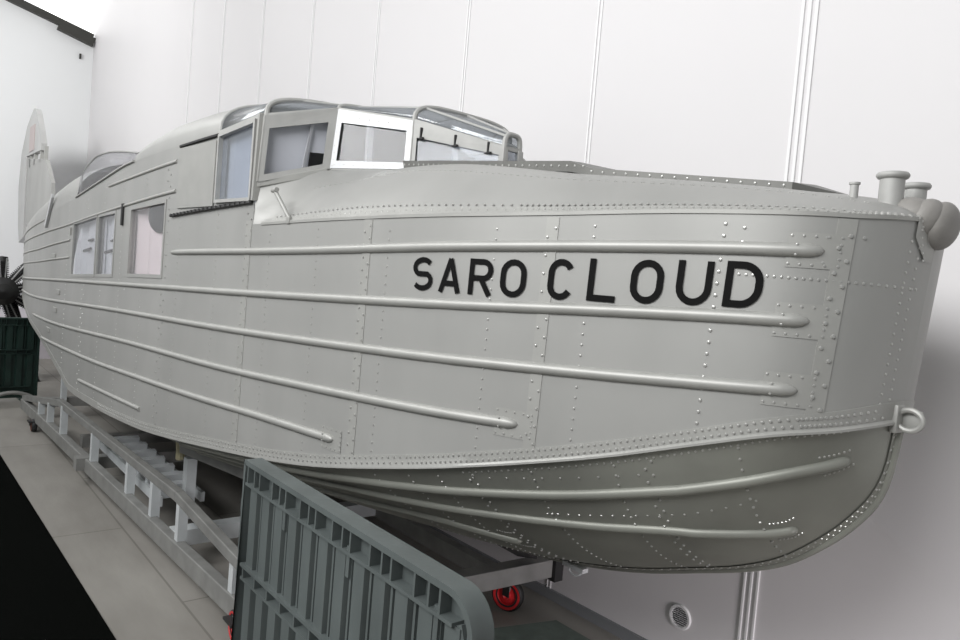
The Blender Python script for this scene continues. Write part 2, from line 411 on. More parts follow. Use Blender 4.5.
for i in range(150):
    s_ = i/149; T = .004+2.4*s_**1.9
    for o_, q in ((.35, 0), (.75, 1)):
        if i % 2 == q: v = 1-(1-vstrip(T))*o_; ks.rivet(keel_edge(T, v), bnormal(T, min(v, .97)), .0042)
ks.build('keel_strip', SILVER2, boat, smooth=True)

# chine strip: raised riveted angle with a projecting lip
def strip(m, T0, T1, zlo, zhi, off, lip=0.0, n=120, pw=1.6, mirror=False):
    rows = []
    for i in range(n+1):
        T = T0+(T1-T0)*(i/n)**pw
        pts = [side_pt(T, zhi(T), .0)[0], side_pt(T, zhi(T), off)[0], side_pt(T, zlo(T)+.004, off)[0], side_pt(T, zlo(T)-.002, off+lip*math.exp(-T/1.5))[0], side_pt(T, zlo(T)-.008, off+lip*math.exp(-T/1.5))[0], side_pt(T, zlo(T)-.008, -.01)[0]]
        rows.append([star(p, T) for p in pts] if mirror else pts)
    m.loft(rows)
cs = MB()
for mir in (False, True): strip(cs, 0, TEND, lambda T: chine_z(T)-.002, lambda T: chine_z(T)+.036+.012*math.exp(-T/.1), .003, .008, mirror=mir)
i = 0; T = .012
while T < 4.6:
    for dz, q in ((.010, 0), (.026, 1)):
        p, n = side_pt(T+q*.008*(1+T*.3), chine_z(T)+dz, .004); cs.rivet(p, n, .0046)
    T += (.016 if T < 1.2 else .024)*(1+T*.15) if T > .12 else .008
cs.build('chine_strip', SILVERT, boat, smooth=True)

# fore deck with rolled edge
Di = pchip([.60, .67, .72, .94, 1.5, 2.57, 2.74, 2.9, 3.0], [2.0, 1.99, 1.93, 1.85, 1.68, 1.66, 1.56, 1.45, 1.20])
Zi = pchip([.60, .68, .74, .94, 1.5, 2.2, 2.57, 2.9, 3.01], [1.952, 1.965, 1.985, 2.02, 2.07, 2.15, 2.160, 2.150, 2.06])
DTS = [T for T in TS if T <= 2.3351]
def deck_pt(T, s, mirror=False):
    p = Vector(side_pt(T, gz(T))[0]); t = -p.x
    yi = max(Di(t), p.y+.005); yi = min(yi, centre(T)); zi = Zi(t)
    if s <= 1:
        # rolled edge first, then the cambered side deck
        rise = (zi-p.z); ex = 2.3-1.1*min(1, max(0, (t-2.3)/.6)); k = 1-(1-s)**ex
        q = Vector((p.x, p.y+(yi-p.y)*s, p.z+rise*k))
    else:
        k = s-1; q = Vector((p.x, yi+(centre(T)-yi)*k, zi+.015*math.sin(k*PI/2)))
    return star(q, T) if mirror else q
dk = MB()
SV = [0, .02, .05, .09, .14, .2, .3, .4, .5, .6, .7, .8, .9, 1, 1.25, 1.5, 1.75, 2.0]
dk.loft([[deck_pt(T, s) for s in SV] for T in DTS]); dk.loft([[deck_pt(T, s, True) for s in SV] for T in DTS])
bmesh.ops.remove_doubles(dk.bm, verts=dk.bm.verts, dist=.0004)
def deckn(T, s):
    a = Vector(deck_pt(T+.01, s))-Vector(deck_pt(max(T-.01, 0), s)); b = Vector(deck_pt(T, s+.02))-Vector(deck_pt(T, max(s-.02, 0)))
    n = a.cross(b).normalized()
    return n if n.y < 0 or n.z > 0 and n.y < .2 else -n
T = .1
while T < 2.15:
    for q in (0, 1):
        dk.rivet(deck_pt(T+.006*q, .50), deckn(T, .50), .003)
    T += .026
dk.build('deck_plating', SILVER, boat, smooth=True)

# gunwale lap strip along the deck edge
gs = MB()
def gun_rows(mirror):
    rows = []
    for i in range(101):
        T = 2.26*(i/100)**1.7; zg = gz(T)
        hh = .032+.012*math.exp(-T/.08)
        pts = [side_pt(T, zg-.006, .0)[0], side_pt(T, zg-.006, .004)[0], side_pt(T, zg+.004, .004)[0], Vector(deck_pt(T, .012))+Vector((0, -.004, .003)), Vector(deck_pt(T, .05))+Vector((0, -.003, .004)), Vector(deck_pt(T, .06))]
        rows.append([star(p, T) for p in pts] if mirror else [Vector(p) for p in pts])
    return rows
gs.loft(gun_rows(False)); gs.loft(gun_rows(True))
T = .008
while T < 2.2:
    for q in (0, 1):
        s = .03 if q else .075
        a = Vector(deck_pt(T+(.007*q), s)); n = deckn(T, s); gs.rivet(a+n*.004, n, .0048 if T < .9 else .004)
    T += .0085 if T < .1 else (.018 if T < .9 else .03)
gs.build('gunwale_strip', SILVERT, boat, smooth=True)

# stringers: half-round battens along the side, with rounded ends on riveted doublers
def stringer(tab, r, t_end_cap=True, Tn=60, p0=1.5):
    Ts = [a for a, b in tab]; f = pchip(Ts, [b for a, b in tab]); a, b = Ts[0], Ts[-1]
    m = MB(); pts = []; rr = []
    n_ = Tn
    for i in range(n_+1):
        T = a+(b-a)*(i/n_)**p0
        pts.append(side_pt(T, f(T), .000)[0]); rr.append(r*(1-.25*min(1, T/4)))
    if t_end_cap:
        # parabolic nose toward the bow
        nose = []
        L = .045 if a < .5 else .05
        for k in range(6):
            u = 1-k/6; T = a-L*u*.9
            nose.append((side_pt(max(T, .01), f(a), .000)[0], r*math.sqrt(max(1-u*u, .01))))
        pts = [q[0] for q in nose]+pts; rr = [q[1] for q in nose]+rr
    rr[-1] = r*.5
    m.tube(pts, rr, 12)
    if t_end_cap:
        # doubler plate
        c = f(a); Ta, Tb = max(a-.072, .09) if a < .3 else a-.09, a+.03
        rows = []
        for i in range(9):
            T = Ta+(Tb-Ta)*i/8; rows.append([side_pt(T, c-.042+.084*j/4, .002)[0] for j in range(5)])
        m.loft(rows)
        for i in range(5):
            T = Ta+.006+(Tb-Ta-.012)*i/4
            for dz in (-.034, .034): p, n = side_pt(T, c+dz, .002); m.rivet(p, n, .0042)
        for dz in (-.017, 0, .017): p, n = side_pt(Ta+.006, c+dz, .002); m.rivet(p, n, .0042)
        for k in (0, 1):
            p, n = side_pt(a+.012, c+(k*2-1)*.012, r*.75); m.rivet(p, n, .004)
    return m.build('stringer', SILVERT, boat, smooth=True, ang=50)
B1 = [(.175, 1.852), (.404, 1.848), (.658, 1.839), (1.125, 1.817), (1.94, 1.782), (3.244, 1.745)]
B2 = [(.180, 1.683), (.383, 1.676), (.638, 1.664), (1.104, 1.639), (1.913, 1.606), (2.413, 1.588), (3.575, 1.550), (6, 1.47), (9.85, 1.34), (13.2, 1.27)]
B3 = [(.180, 1.513), (.355, 1.503), (.615, 1.489), (1.083, 1.470), (1.89, 1.440), (2.387, 1.422), (3.538, 1.388), (8.5, 1.205), (13.2, 1.12)]
B4 = [(.880, 1.308), (1.066, 1.301), (1.866, 1.268), (2.36, 1.247), (3.502, 1.213), (6.136, 1.093), (8.0, 1.033)]
B5 = [(1.66, 1.107), (2.083, 1.095), (2.6, 1.073), (3.466, 1.035), (4.93, .960), (7.16, .883)]
B6 = [(3.62, .855), (5.29, .765)]
for tab, r in ((B1, .0175), (B2, .0175), (B3, .0175), (B4, .0175), (B5, .0175)): stringer(tab, r)
stringer(B6, .016, False)
U1 = [(3.24, 2.062), (4.884, 1.985), (6.4, 1.905), (13.2, 1.70)]
U2 = [(3.25, 2.215), (4.67, 2.160)]
U3 = [(5.9, 1.80), (8, 1.70), (13.2, 1.58)]
U4 = [(5.9, 1.66), (8, 1.575), (13.2, 1.45)]
U5 = [(7.4, 1.99), (11, 1.86)]
for tab in (U1, U2, U3, U4, U5): stringer(tab, .012, False)
# stringers under the planing bottom
def bstringer(tab, r):
    Ts = [a for a, b, *_ in tab]; f = pchip(Ts, [b for a, b, *_ in tab]); m = MB(); pts = []; rr = []
    a, b = Ts[0], Ts[-1]
    for k in range(6):
        u = 1-k/6; T = a-.018*u; pts.append(Vector(bottom_raw(T, f(a)+(f(a)-f(a+.03))*u*.6))); rr.append(r*math.sqrt(max(1-u*u, .01)))
    for i in range(61):
        T = a+(b-a)*(i/60)**1.5; pts.append(Vector(bottom_raw(T, f(T)))); rr.append(r)
    m.tube(pts, rr, 12)
    for i in range(7):
        for s in (-1, 1):
            T = a-.02+.008*i; v = min(.99, f(max(T, a))+s*.034/.42); m.rivet(bottom_raw(T, v), bnormal(T, v), .004)
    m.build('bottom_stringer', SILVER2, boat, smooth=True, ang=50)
bstringer([(.075, .334), (.142, .296), (.305, .242), (.508, .209), (.742, .188), (1.002, .158), (1.333, .125), (1.7, .09), (3.0, .05)], .0165)
bstringer([(.205, .72), (.301, .60), (.443, .485), (.67, .405), (.858, .351), (1.06, .30), (1.42, .235), (1.8, .17), (3.2, .12)], .0155)
bstringer([(1.045, .555), (1.165, .476), (1.363, .39), (1.8, .32), (3.2, .24)], .0155)

# lettering SARO CLOUD: ribbon strokes wrapped on the plating
def ribbon(m, T0, T1, z0, z1, strokes, sw=.155, closed=()):
    h = z1-z0
    Pm = side_pt(T0, z0)[0]; Pn = side_pt(T1, z0)[0]; wm = math.hypot(Pm[0]-Pn[0], Pm[1]-Pn[1])/h   # width in letter heights
    def mapp(u, v, o=.0036):
        T = T0+(T1-T0)*(u/wm); return side_pt(T, z0+h*v, o)[0]
    for st in strokes:
        pts = st(wm); pts = [pts[0]]+[q for p, q in zip(pts, pts[1:]) if math.hypot(p[0]-q[0], p[1]-q[1]) > 1e-4]; n = len(pts); cl = (pts[0] == pts[-1])
        L, R = [], []
        for i in range(n):
            if cl: a, b = pts[(i-1) if i > 0 else n-2], pts[(i+1) if i < n-1 else 1]
            else: a, b = pts[max(i-1, 0)], pts[min(i+1, n-1)]
            dx = dy = 0
            for p_, q_ in ((a, pts[i]), (pts[i], b)):
                ex, ey = q_[0]-p_[0], q_[1]-p_[1]; el = math.hypot(ex, ey)
                if el > 1e-6: dx += ex/el; dy += ey/el
            l = math.hypot(dx, dy); nx, ny = -dy/l*sw/2, dx/l*sw/2
            # mitre correction
            if 0 < i < n-1 or cl:
                d1 = (pts[i][0]-a[0], pts[i][1]-a[1]); l1 = math.hypot(*d1) or 1
                c = (d1[0]*dx+d1[1]*dy)/(l1*l); c = max(c, .6); nx /= c; ny /= c
            L.append((pts[i][0]+nx, pts[i][1]+ny)); R.append((pts[i][0]-nx, pts[i][1]-ny))
        for i in range(n-1):
            k = 4
            for q in range(k):
                f0, f1 = q/k, (q+1)/k
                lerp = lambda A, B, f: (A[0]+(B[0]-A[0])*f, A[1]+(B[1]-A[1])*f)
                m.quad(mapp(*lerp(L[i], L[i+1], f0)), mapp(*lerp(R[i], R[i+1], f0)), mapp(*lerp(R[i], R[i+1], f1)), mapp(*lerp(L[i], L[i+1], f1)))
def arc(cx_, cy_, rx, ry, a0, a1, n=10): return [(cx_+rx*math.cos(math.radians(a0+(a1-a0)*i/n)), cy_+ry*math.sin(math.radians(a0+(a1-a0)*i/n))) for i in range(n+1)]
e_ = .0775
def gO(w): r = w/2-e_; p = arc(w/2, 1-e_-r, r, r, 0, 180)+arc(w/2, e_+r, r, r, 180, 360); return p+[p[0]]
def gU(w): r = w/2-e_; return [(e_, 1)]+arc(w/2, e_+r, r, r, 180, 360)+[(w-e_, 1)]
def gC(w): r = w/2-e_; return arc(w/2, 1-e_-r, r, r, 25, 180)+arc(w/2, e_+r, r, r, 180, 335)
def gS(w):
    r = w/2-e_; ry = .25-e_/2+.02
    top = arc(w/2, 1-e_-ry, r, ry, 35, 235, 10); bot = arc(w/2, e_+ry, r, ry, 55, -145, 10)
    return top+bot
def gD(w): r = min(w*.55, .36); p = [(e_, .5), (e_, e_), (w-e_-r, e_)]+arc(w-e_-r, e_+r, r, r, -90, 0)+arc(w-e_-r, 1-e_-r, r, r, 0, 90)+[(e_, 1-e_), (e_, .5)]; return p
def gRb(w): r = .27-e_*.55; return [(e_, 1-e_), (w-e_-r, 1-e_)]+arc(w-e_-r, 1-e_-r, r, r, 90, -90)+[(e_, 1-e_-2*r)]
LET = {'S': [gS], 'A': [lambda w: [(e_*.9, 0), (w/2, .985)], lambda w: [(w-e_*.9, 0), (w/2, .985)], lambda w: [(w*.24, .27), (w*.76, .27)]],
       'R': [lambda w: [(e_, 0), (e_, 1)], gRb, lambda w: [(w*.48, .5), (w-e_*.9, 0)]], 'O': [gO], 'C': [gC],
       'L': [lambda w: [(e_, 1), (e_, 0)], lambda w: [(e_, e_), (w, e_)]], 'U': [gU], 'D': [gD]}
for ch, T0, T1, z0, z1 in (('S', 1.268, 1.18, 1.673, 1.780), ('A', 1.152, 1.070, 1.674, 1.781), ('R', 1.041, .962, 1.675, 1.784), ('O', .937, .857, 1.677, 1.789),
                           ('C', .792, .718, 1.682, 1.798), ('L', .676, .598, 1.687, 1.804), ('O', .562, .478, 1.692, 1.809), ('U', .446, .358, 1.698, 1.813), ('D', .328, .242, 1.702, 1.817)):
    lt = MB(); ribbon(lt, T0, T1, z0, z1, LET[ch]); lo_ = lt.build('painted_letter', BLACK, boat); lo_['label'] = 'black painted letter '+ch

# cabin windows
def side_frame(w, name, mt, fw=.02, off=.004, glassm=GLASS, mir=False):
    q = [(w[1], w[3]), (w[0], w[2]), (w[0], w[4]), (w[1], w[5])]
    cT = sum(a for a, b in q)/4; cz = sum(b for a, b in q)/4
    def P(T, z, o):
        p = side_pt(T, z, o)[0]; return star(p, T) if mir else p
    m = MB(); n = 8
    for i in range(4):
        a, b = q[i], q[(i+1) % 4]
        rows = []
        for k in range(n+1):
            T = a[0]+(b[0]-a[0])*k/n; z = a[1]+(b[1]-a[1])*k/n
            sT = 1 if T > cT else -1; sz = 1 if z > cz else -1
            # outward offset of each point, scaled so the four strips mitre
            To = cT+(T-cT)*(1+fw*2/abs(q[0][0]-q[1][0])); zo = cz+(z-cz)*(1+fw*2/abs(q[3][1]-q[0][1]))
            rows.append([P(T, z, -.03), P(T, z, off), P(To, zo, off), P(To, zo, -.002)])
        m.loft(rows)
    fr = m.build(name, mt, boat)
    m = MB(); rows = []
    for k in range(n+1):
        f = k/n; row = []
        for j in range(5):
            g = j/4; Ta = q[0][0]+(q[1][0]-q[0][0])*f; zb = q[0][1]+(q[1][1]-q[0][1])*f; zt = q[3][1]+(q[2][1]-q[3][1])*f
            row.append(P(Ta, zb+(zt-zb)*g, -.012))
        rows.append(row)
    m.loft(rows); m.build('pane', glassm, fr, solid=.004)
    return fr
for w in WIN:
    side_frame(w, 'cabin_window', SILVER); side_frame(w, 'cabin_window', SILVER, mir=True)
side_frame(SIDEWIN, 'cockpit_side_window', FRAME, fw=.014, off=.014, glassm=GLASSW); side_frame(SIDEWIN, 'cockpit_side_window', FRAME, mir=True)

for k, w in enumerate(WIN):  # pale panels added behind the panes so the windows look bright
    m = MB(); rows = []
    for i in range(7):
        T = w[0]-.10+(w[1]-w[0]+.25)*i/6; rows.append([side_pt(T, z, -.045-(.03 if i == 4 else 0))[0] for z in (w[3]-.06, w[4]+.03)])
    m.loft(rows)
    m.build('pane_backing', mat('pane_backing_pink', (.86, .76, .76), .7) if k == 0 else INNER, boat, solid=.006)
    if k:
        m = MB(); c = (w[0]+w[1])/2; p = side_pt(c, 1.78, -.030)[0]
        m.tube([(p[0]+.02, p[1], 1.80), (p[0]+.16, p[1], 1.81)], .009, 6); m.tube([(p[0]-.12, p[1], 1.72), (p[0]+.10, p[1], 1.74)], .012, 8)
        m.build('window_bracket', DARK, boat)
m = MB(); p = side_pt(3.56, 1.955, -.028)[0]; ell2 = [Vector(p)+Vector((.17*math.cos(a)*math.cos(q), 0.012*math.cos(a)*math.sin(q), .10*math.sin(a))) for a in [0] for q in [0]]
rows = []
for i in range(13):
    a = -PI/2+PI*i/12; rows.append([Vector(p)+Vector((.24*math.cos(a)*math.cos(2*PI*k/20), 0.012*math.cos(a)*math.sin(2*PI*k/20), .105*math.sin(a))) for k in range(20)])
m.loft(rows, True); hr = m.build('headrest', DARK, boat, smooth=True); hr['label'] = 'black rounded headrest seen through the cabin window'
# dark sliding rails and slots by the cockpit side window
m = MB()
pts = [side_pt(3.28-(.93*i/20), 1.934+.045*i/20, .008)[0] for i in range(21)]
m.tube(pts, .008, 6)
for i in range(20):
    p, n = side_pt(3.25-.9*i/19, 1.936+.043*i/19, .016); m.box(p, (.012, .008, .012))
m.build('window_slide_rail', mat('rail_dark', (.05, .05, .05), .6), boat)
m = MB(); m.tube([side_pt(3.2-(.47*i/8), 2.285+.012*i/8, .004)[0] for i in range(9)], .009, 6); m.build('slot_seal', DARK, boat)
m = MB(); rows = []
for i in range(9):
    T = 2.74+.46*i/8; rows.append([side_pt(T, z, .004)[0] for z in (1.97, 2.05, 2.15, 2.275)])
m.loft(rows); m.build('sliding_panel', SILVERT, boat, solid=.004)
m = MB(); p, n = side_pt(6.95, 2.05, .01); a = side_pt(6.8, 2.19, .012)[0]; b = side_pt(7.15, 1.93, .012)[0]
m.bar(a, b, .02, .05); m.box(a, (.07, .02, .03)); m.build('hinge_fitting', ALU, boat)
for (T, z) in ((6.3, 1.36), (6.6, 1.66), (6.4, 1.2), (6.7, 1.0)): m = MB(); p, n = side_pt(T, z, .004); m.box(p, (.16, .01, .04), bev=.003); m.build('access_plate', SILVERT, boat)
for T, z, s in ((4.24, 1.94, .09), (5.88, 1.86, .04)):
    m = MB(); p, n = side_pt(T, z, .006); m.bar((p[0], p[1], z-s/2), (p[0], p[1], z+s), .035, .012); m.build('grab_handle', DARK if s > .05 else SILVERT, boat)

# cabin roof and rear decks
def sup(T, zs, zc, n=2.6, N=14, mirror=True, inset=0.0):
    y0 = side_y(T)+inset; yc = centre(T); pts = []
    for i in range(2*N+1):
        a = PI*i/(2*N); ca, sa = math.cos(a), math.sin(a)
        pts.append(Vector((-t_of(T, zs), yc-(yc-y0)*math.copysign(abs(ca)**(2/n), ca), zs+(zc-zs)*abs(sa)**(2/n))))
    return pts
hump = pchip([2.3, 2.7, 3.0, 3.4, 3.7, 3.95, 4.08, 4.12], [2.50, 2.51, 2.53, 2.53, 2.50, 2.45, 2.38, 2.30])
m = MB(); HT = [2.72+(4.12-2.72)*i/20 for i in range(21)]
m.loft([sup(T, shoulder_z(T), hump(T), 2.9) for T in HT]); m.build('cabin_roof', SILVER, boat, smooth=True)
fair = pchip([5.72, 6.3, 7.0, 8, 9.4, 11, 13.6], [2.50, 2.53, 2.48, 2.38, 2.24, 2.10, 1.95])
m = MB(); FT = [5.72+(TEND-5.72)*i/30 for i in range(31)]
m.loft([sup(T, shoulder_z(T), fair(T), 2.3) for T in FT]); m.build('rear_deck', SILVER, boat, smooth=True)
# bulkheads closing the two openings and the stern
BW = mat('bulkhead_white', (.85, .86, .88), .6)
for pp in (sup(4.12, 1.5, 2.285, 6), sup(5.72, 1.5, 2.46, 2.4)): m = MB(); m.bm.faces.new([m.bm.verts.new(p) for p in pp]); m.build('bulkhead', BW, boat, recalc=False, solid=.01)
m = MB(); T = TEND; pr = [side_pt(T, z)[0] for z in (chine_z(T), 1.5, 1.7, shoulder_z(T))]
m.bm.faces.new([m.bm.verts.new(p) for p in pr+[star(p, T) for p in pr[::-1]]]+[m.bm.verts.new((pr[0][0], centre(T), keel_z(-pr[0][0])))]); m.build('stern_plate', SILVER, boat)
# transparent hood over the gun position
hoodz = pchip([4.05, 4.48, 4.86, 5.17, 5.47, 5.67, 5.74], [2.34, 2.40, 2.44, 2.45, 2.405, 2.34, 2.18])
def hoodrow(T):
    return sup(T, shoulder_z(T), hoodz(T), 9, 18)
m = MB(); m.loft([hoodrow(4.05+(5.74-4.05)*math.sin(PI/2*i/16)) for i in range(17)])
hd = m.build('gunner_hood', GLASS, boat, smooth=True, solid=.003)
m = MB(); m.tube([hoodrow(4.05+1.69*math.sin(PI/2*i/24))[6]+Vector((0, -.004, 0)) for i in range(25)]+[hoodrow(5.74)[0]], .006, 6); m.tube([side_pt(4.05+1.7*i/10, shoulder_z(4.05+1.7*i/10)+.002, .004)[0] for i in range(11)], .008, 6); m.build('hood_frame', FRAME, hd, smooth=True)

# cockpit canopy
def V(x, y, z): return Vector((x, y, z))
Pb = [V(-3.003, 1.203, 2.065), V(-2.90, 1.48, 2.160), V(-2.57, 1.68, 2.165), V(-2.265, 1.93, 2.165)]
Pt_ = [V(-2.992, 1.213, 2.345), V(-2.90, 1.50, 2.42), V(-2.60, 1.70, 2.375), V(-2.27, 1.93, 2.275)]
YC = 1.972
def mir(p): return V(p.x, 2*YC-p.y, p.z)
crown = [2.462, 2.458, 2.458, 2.335]
def hoop(i, N=12, n=3.4, dx=0):
    a, zc = Pt_[i], crown[i]; out = []
    for k in range(2*N+1):
        t = PI*k/(2*N); c, s = math.cos(t), math.sin(t)
        out.append(V(a.x+dx, YC-(YC-a.y)*math.copysign(abs(c)**(2/n), c), a.z+(zc-a.z)*abs(s)**(2/n)))
    return out
def rear_hoop(N=12): return sup(2.72, shoulder_z(2.72), hump(2.72), 2.9, N)
can = MB()
for i in range(4):
    hp = hoop(i); can.tube(hp, .011, 8)
can.tube(rear_hoop(), .009, 8)
for i in range(4):
    for f in (lambda p: p, mir):
        can.bar(f(Pb[i]), f(Pt_[i]), .026, .024, up=(1, 0, 0), bev=.003)
for i in range(3):
    for f in (lambda p: p, mir):
        can.bar(f(Pb[i]), f(Pb[i+1]), .020, .024, bev=.003); can.bar(f(Pt_[i]), f(Pt_[i+1]), .018, .020, bev=.003)
for f in (lambda p: p, mir):
    can.bar(f(V(-2.992, 1.20, 2.345)), f(Vector(side_pt(2.72, 2.305)[0])), .016, .018)
can.bar(Pb[3], mir(Pb[3]), .02, .02); can.bar(Pt_[3], mir(Pt_[3]), .016, .016)
# middle roof rails
for k in (6, 12, 18):
    hs = [rear_hoop()[k]]+[hoop(i)[k] for i in range(4)]
    can.tube(hs, .006, 6)
canopy = can.build('canopy_frame', FRAME, boat, smooth=True)
m = MB()
m.loft([rear_hoop()]+[hoop(i) for i in range(4)])
m.build('canopy_roof_glazing', GLASSH, canopy, smooth=True, solid=.003)
def pane(a, b, c, d, mt, name='pane', par=None):
    m = MB(); m.prism([a, b, c, d], (b-a).cross(d-a).normalized()*.003); return m.build(name, mt, par or canopy)
for f in (lambda p: p, mir):
    for i in range(3):
        pane(f(Pb[i]), f(Pb[i+1]), f(Pt_[i+1]), f(Pt_[i]), GLASS if i != 2 else GLASSW)
pane(Pb[3], mir(Pb[3]), mir(Pt_[3]), Pt_[3], GLASSW)
# broad plates round the second pane and the white riveted surround of the third
def surround(i, mt, wl, wr, wb, wt, name, riv=False, out=.010):
    a, b, c, d = Pb[i], Pb[i+1], Pt_[i+1], Pt_[i]
    n = (b-a).cross(d-a).normalized(); 
    if n.y > 0: n = -n
    def q(u, v): 
        lo, hi = a.lerp(b, u), d.lerp(c, u); return lo.lerp(hi, v)+n*out
    m = MB(); o_ = [(0, 0), (1, 0), (1, 1), (0, 1)]; n_ = [(wl, wb), (1-wr, wb), (1-wr, 1-wt), (wl, 1-wt)]
    for k in range(4):
        A, B_, C_, D_ = o_[k], o_[(k+1) % 4], n_[(k+1) % 4], n_[k]
        m.prism([q(*A), q(*B_), q(*C_), q(*D_)], n*.004)
    if riv:
        def line(p0, p1, N):
            for z in range(N): u = p0[0]+(p1[0]-p0[0])*z/(N-1); v = p0[1]+(p1[1]-p0[1])*z/(N-1); m.rivet(q(u, v)+n*.004, n, .0036)
        line((wl/2, .04), (wl/2, .96), 9); line((1-wr/2, .04), (1-wr/2, .96), 9); line((.06, wb/2), (.94, wb/2), 8); line((.06, 1-wt/2), (.94, 1-wt/2), 8)
    return m.build(name, mt, canopy)
surround(0, FRAME, .06, .13, .10, .20, 'pane_surround')
s3 = surround(1, ALU, .08, .07, .13, .22, 'pane_surround', True); s3['label'] = 'bright riveted aluminium surround'
surround(2, FRAME, .05, .05, .02, .34, 'pane_surround')
# hinges on the forward quarter light
for u in (.12, .50, .86):
    m = MB(); a = Pb[2].lerp(Pb[3], u); d = Pt_[2].lerp(Pt_[3], u); p = a.lerp(d, .68)+V(0, -.016, 0)
    m.bar(p, p+V(0, 0, .045), .008, .008); m.bar(p+V(-.018, 0, 0), p+V(.018, 0, 0), .010, .008)
    m.build('hinge', DARK, canopy)
# sill under the side panes
m = MB(); m.bar(V(-3.01, 1.192, 2.055), V(-2.89, 1.463, 2.145), .02, .03, bev=.003); m.bar(V(-3.0, 1.198, 2.35), V(-3.01, 1.195, 1.985), .03, .02, up=(1, 0, 0)); m.build('canopy_sill', SILVERT, boat)
# pale panels just inside the side panes; the first stands in for glass reflection
m = MB(); m.loft([[side_pt(2.36+.38*i/5, z, -.05)[0] for z in (1.95, 2.34)] for i in range(6)]); m.build('inner_panel', INNER, boat, solid=.005)
def inn(u, v, o=-.03):
    lo, hi = Pb[0].lerp(Pb[1], u), Pt_[0].lerp(Pt_[1], u); n = (Pb[1]-Pb[0]).cross(Pt_[0]-Pb[0]).normalized()
    if n.y > 0: n = -n
    return lo.lerp(hi, v)+n*o
m = MB(); m.prism([inn(-.02, 0), inn(.66, 0), inn(.66, .36), inn(1, .26), inn(1, 1), inn(-.02, 1)], (.002, .004, 0)); m.build('inner_panel', INNER, boat)
m = MB(); m.bar(inn(.60, 0, -.015), inn(.66, .95, -.015), .012, .012); m.build('screen_post', ALU, boat)
# interior: two seats, panel hood, bulkhead
for y in (1.62, 2.32):
    m = MB(); m.box((-3.35, y, 1.72), (.42, .42, .10), bev=.03); m.box((-3.58, y, 1.98), (.10, .42, .50), ry=-.15, bev=.03)
    m.build('pilot_seat', SEATM, boat, smooth=True)
m = MB(); m.prism([(-2.72, 1.60, 2.0), (-2.72, 2.34, 2.0), (-2.40, 2.1, 2.15), (-2.40, 1.84, 2.15)], (0, 0, .05)); m.tube([(-2.86, y_, 2.06+.10*math.sin(PI*(y_-1.55)/.84)) for y_ in [1.55+.84*k/12 for k in range(13)]], .012, 8)
m.build('instrument_hood', SEATM, boat, smooth=True)
for y in (1.72, 2.22): m = MB(); m.bar((-3.0, y, 1.9), (-3.0, y, 2.44), .025, .025); m.build('canopy_strut', ALU, boat)

# bow hatch cover with riveted edge
m = MB(); e = [(-2.60, 1.655), (-1.53, 1.655), (-.98, 1.845)]
zt = [2.185, 2.088, 2.047]
def covz(x): return pchip([.98, 1.53, 2.6], [2.047, 2.092, 2.180])(-x)+(.022 if x < -1.535 else 0)
top = []; 
for i in range(13):
    x = -2.60+(1.07*i/12); top.append((x, 1.655, covz(x)))
for i in range(1, 8):
    k = i/7; x = -1.53+.55*k; top.append((x, 1.655+.19*k, covz(x)))
rows = []
for (x, y, z) in top:
    th = .034 if x < -1.53 else .022
    rows.append([(x, y+.03, z-th-.004), (x, y, z-th), (x, y, z), (x, y+.05, z+.004), (x, YC, z+.012), (x, 2*YC-y-.05, z+.004), (x, 2*YC-y, z), (x, 2*YC-y, z-th)])
m.loft(rows)
a = rows[-1]; tip = (-.86, YC, 2.018)
for k in range(1, 7): m.bm.faces.new([m.bm.verts.new(p) for p in (a[k], a[k+1], tip)])
bmesh.ops.remove_doubles(m.bm, verts=m.bm.verts, dist=.0005)
for i in range(46):
    x = -2.58+1.58*i/45
    y = 1.655 if x < -1.53 else 1.655+.19*(x+1.53)/.55
    m.rivet((x, y, covz(x)-(.016 if x < -1.53 else .010)), (0.05, -1, 0), .0045)
m.build('bow_hatch_cover', mat('dull_grey_strip', (.155, .155, .145), .45, .3, noise=.1, scale=12), boat, smooth=True, ang=25)

# mooring bollards and stub post, bow fender, towing eye
for (x, y, z0, h, r) in ((-.765, 1.93, 1.97, .096, .0285), (-.765, 2.08, 1.97, .092, .027)):
    m = MB(); m.lathe([(0, 0), (r, 0), (r, h*.5), (r, h-.012), (r*1.22, h-.010), (r*1.33, h-.005), (r*1.33, h-.001), (r*1.2, h+.004), (r*1.0, h+.004), (r*.93, h-.01), (0, h-.012)], (x, y, z0), n=32)
    m.build('bollard', FRAME, boat, smooth=True, ang=50)
m = MB(); m.lathe([(0, 0), (.010, 0), (.010, .052), (.013, .054), (.013, .059), (0, .059)], (-.825, 1.86, 1.98), n=16); m.build('vent_stub', FRAME, boat, smooth=True)
m = MB()
def ell(c, rx, ry, rz_, tilt=0.0):
    R = Matrix.Rotation(tilt, 3, 'Y'); rows = []
    for i in range(17):
        a = -PI/2+PI*i/16; rows.append([Vector(c)+R @ Vector((rx*math.cos(a)*math.cos(2*PI*k/24), ry*math.cos(a)*math.sin(2*PI*k/24), rz_*math.sin(a))) for k in range(24)])
    m.loft(rows, True)
ell((-.712, 1.952, 1.972), .050, .050, .036, .45); ell((-.690, 1.965, 1.956), .040, .060, .052, .3); ell((-.668, 2.00, 1.944), .036, .070, .060, .15)
m.build('bow_fender', FENDER, boat, smooth=True, ang=60)
m = MB(); rows = []
for i in range(9):                                    # corner plate behind the fender
    T = .001+.0135*(i/8)**1.5; rows.append([side_pt(T, 1.952-(.10-.055*max(0, (i-3)/5))*j/4, .004)[0] for j in range(5)])
m.loft(rows)
for i in range(7): p, n = side_pt(.002+.009*i/6, 1.945-.012*(i % 2), .004); m.rivet(p, n, .004)
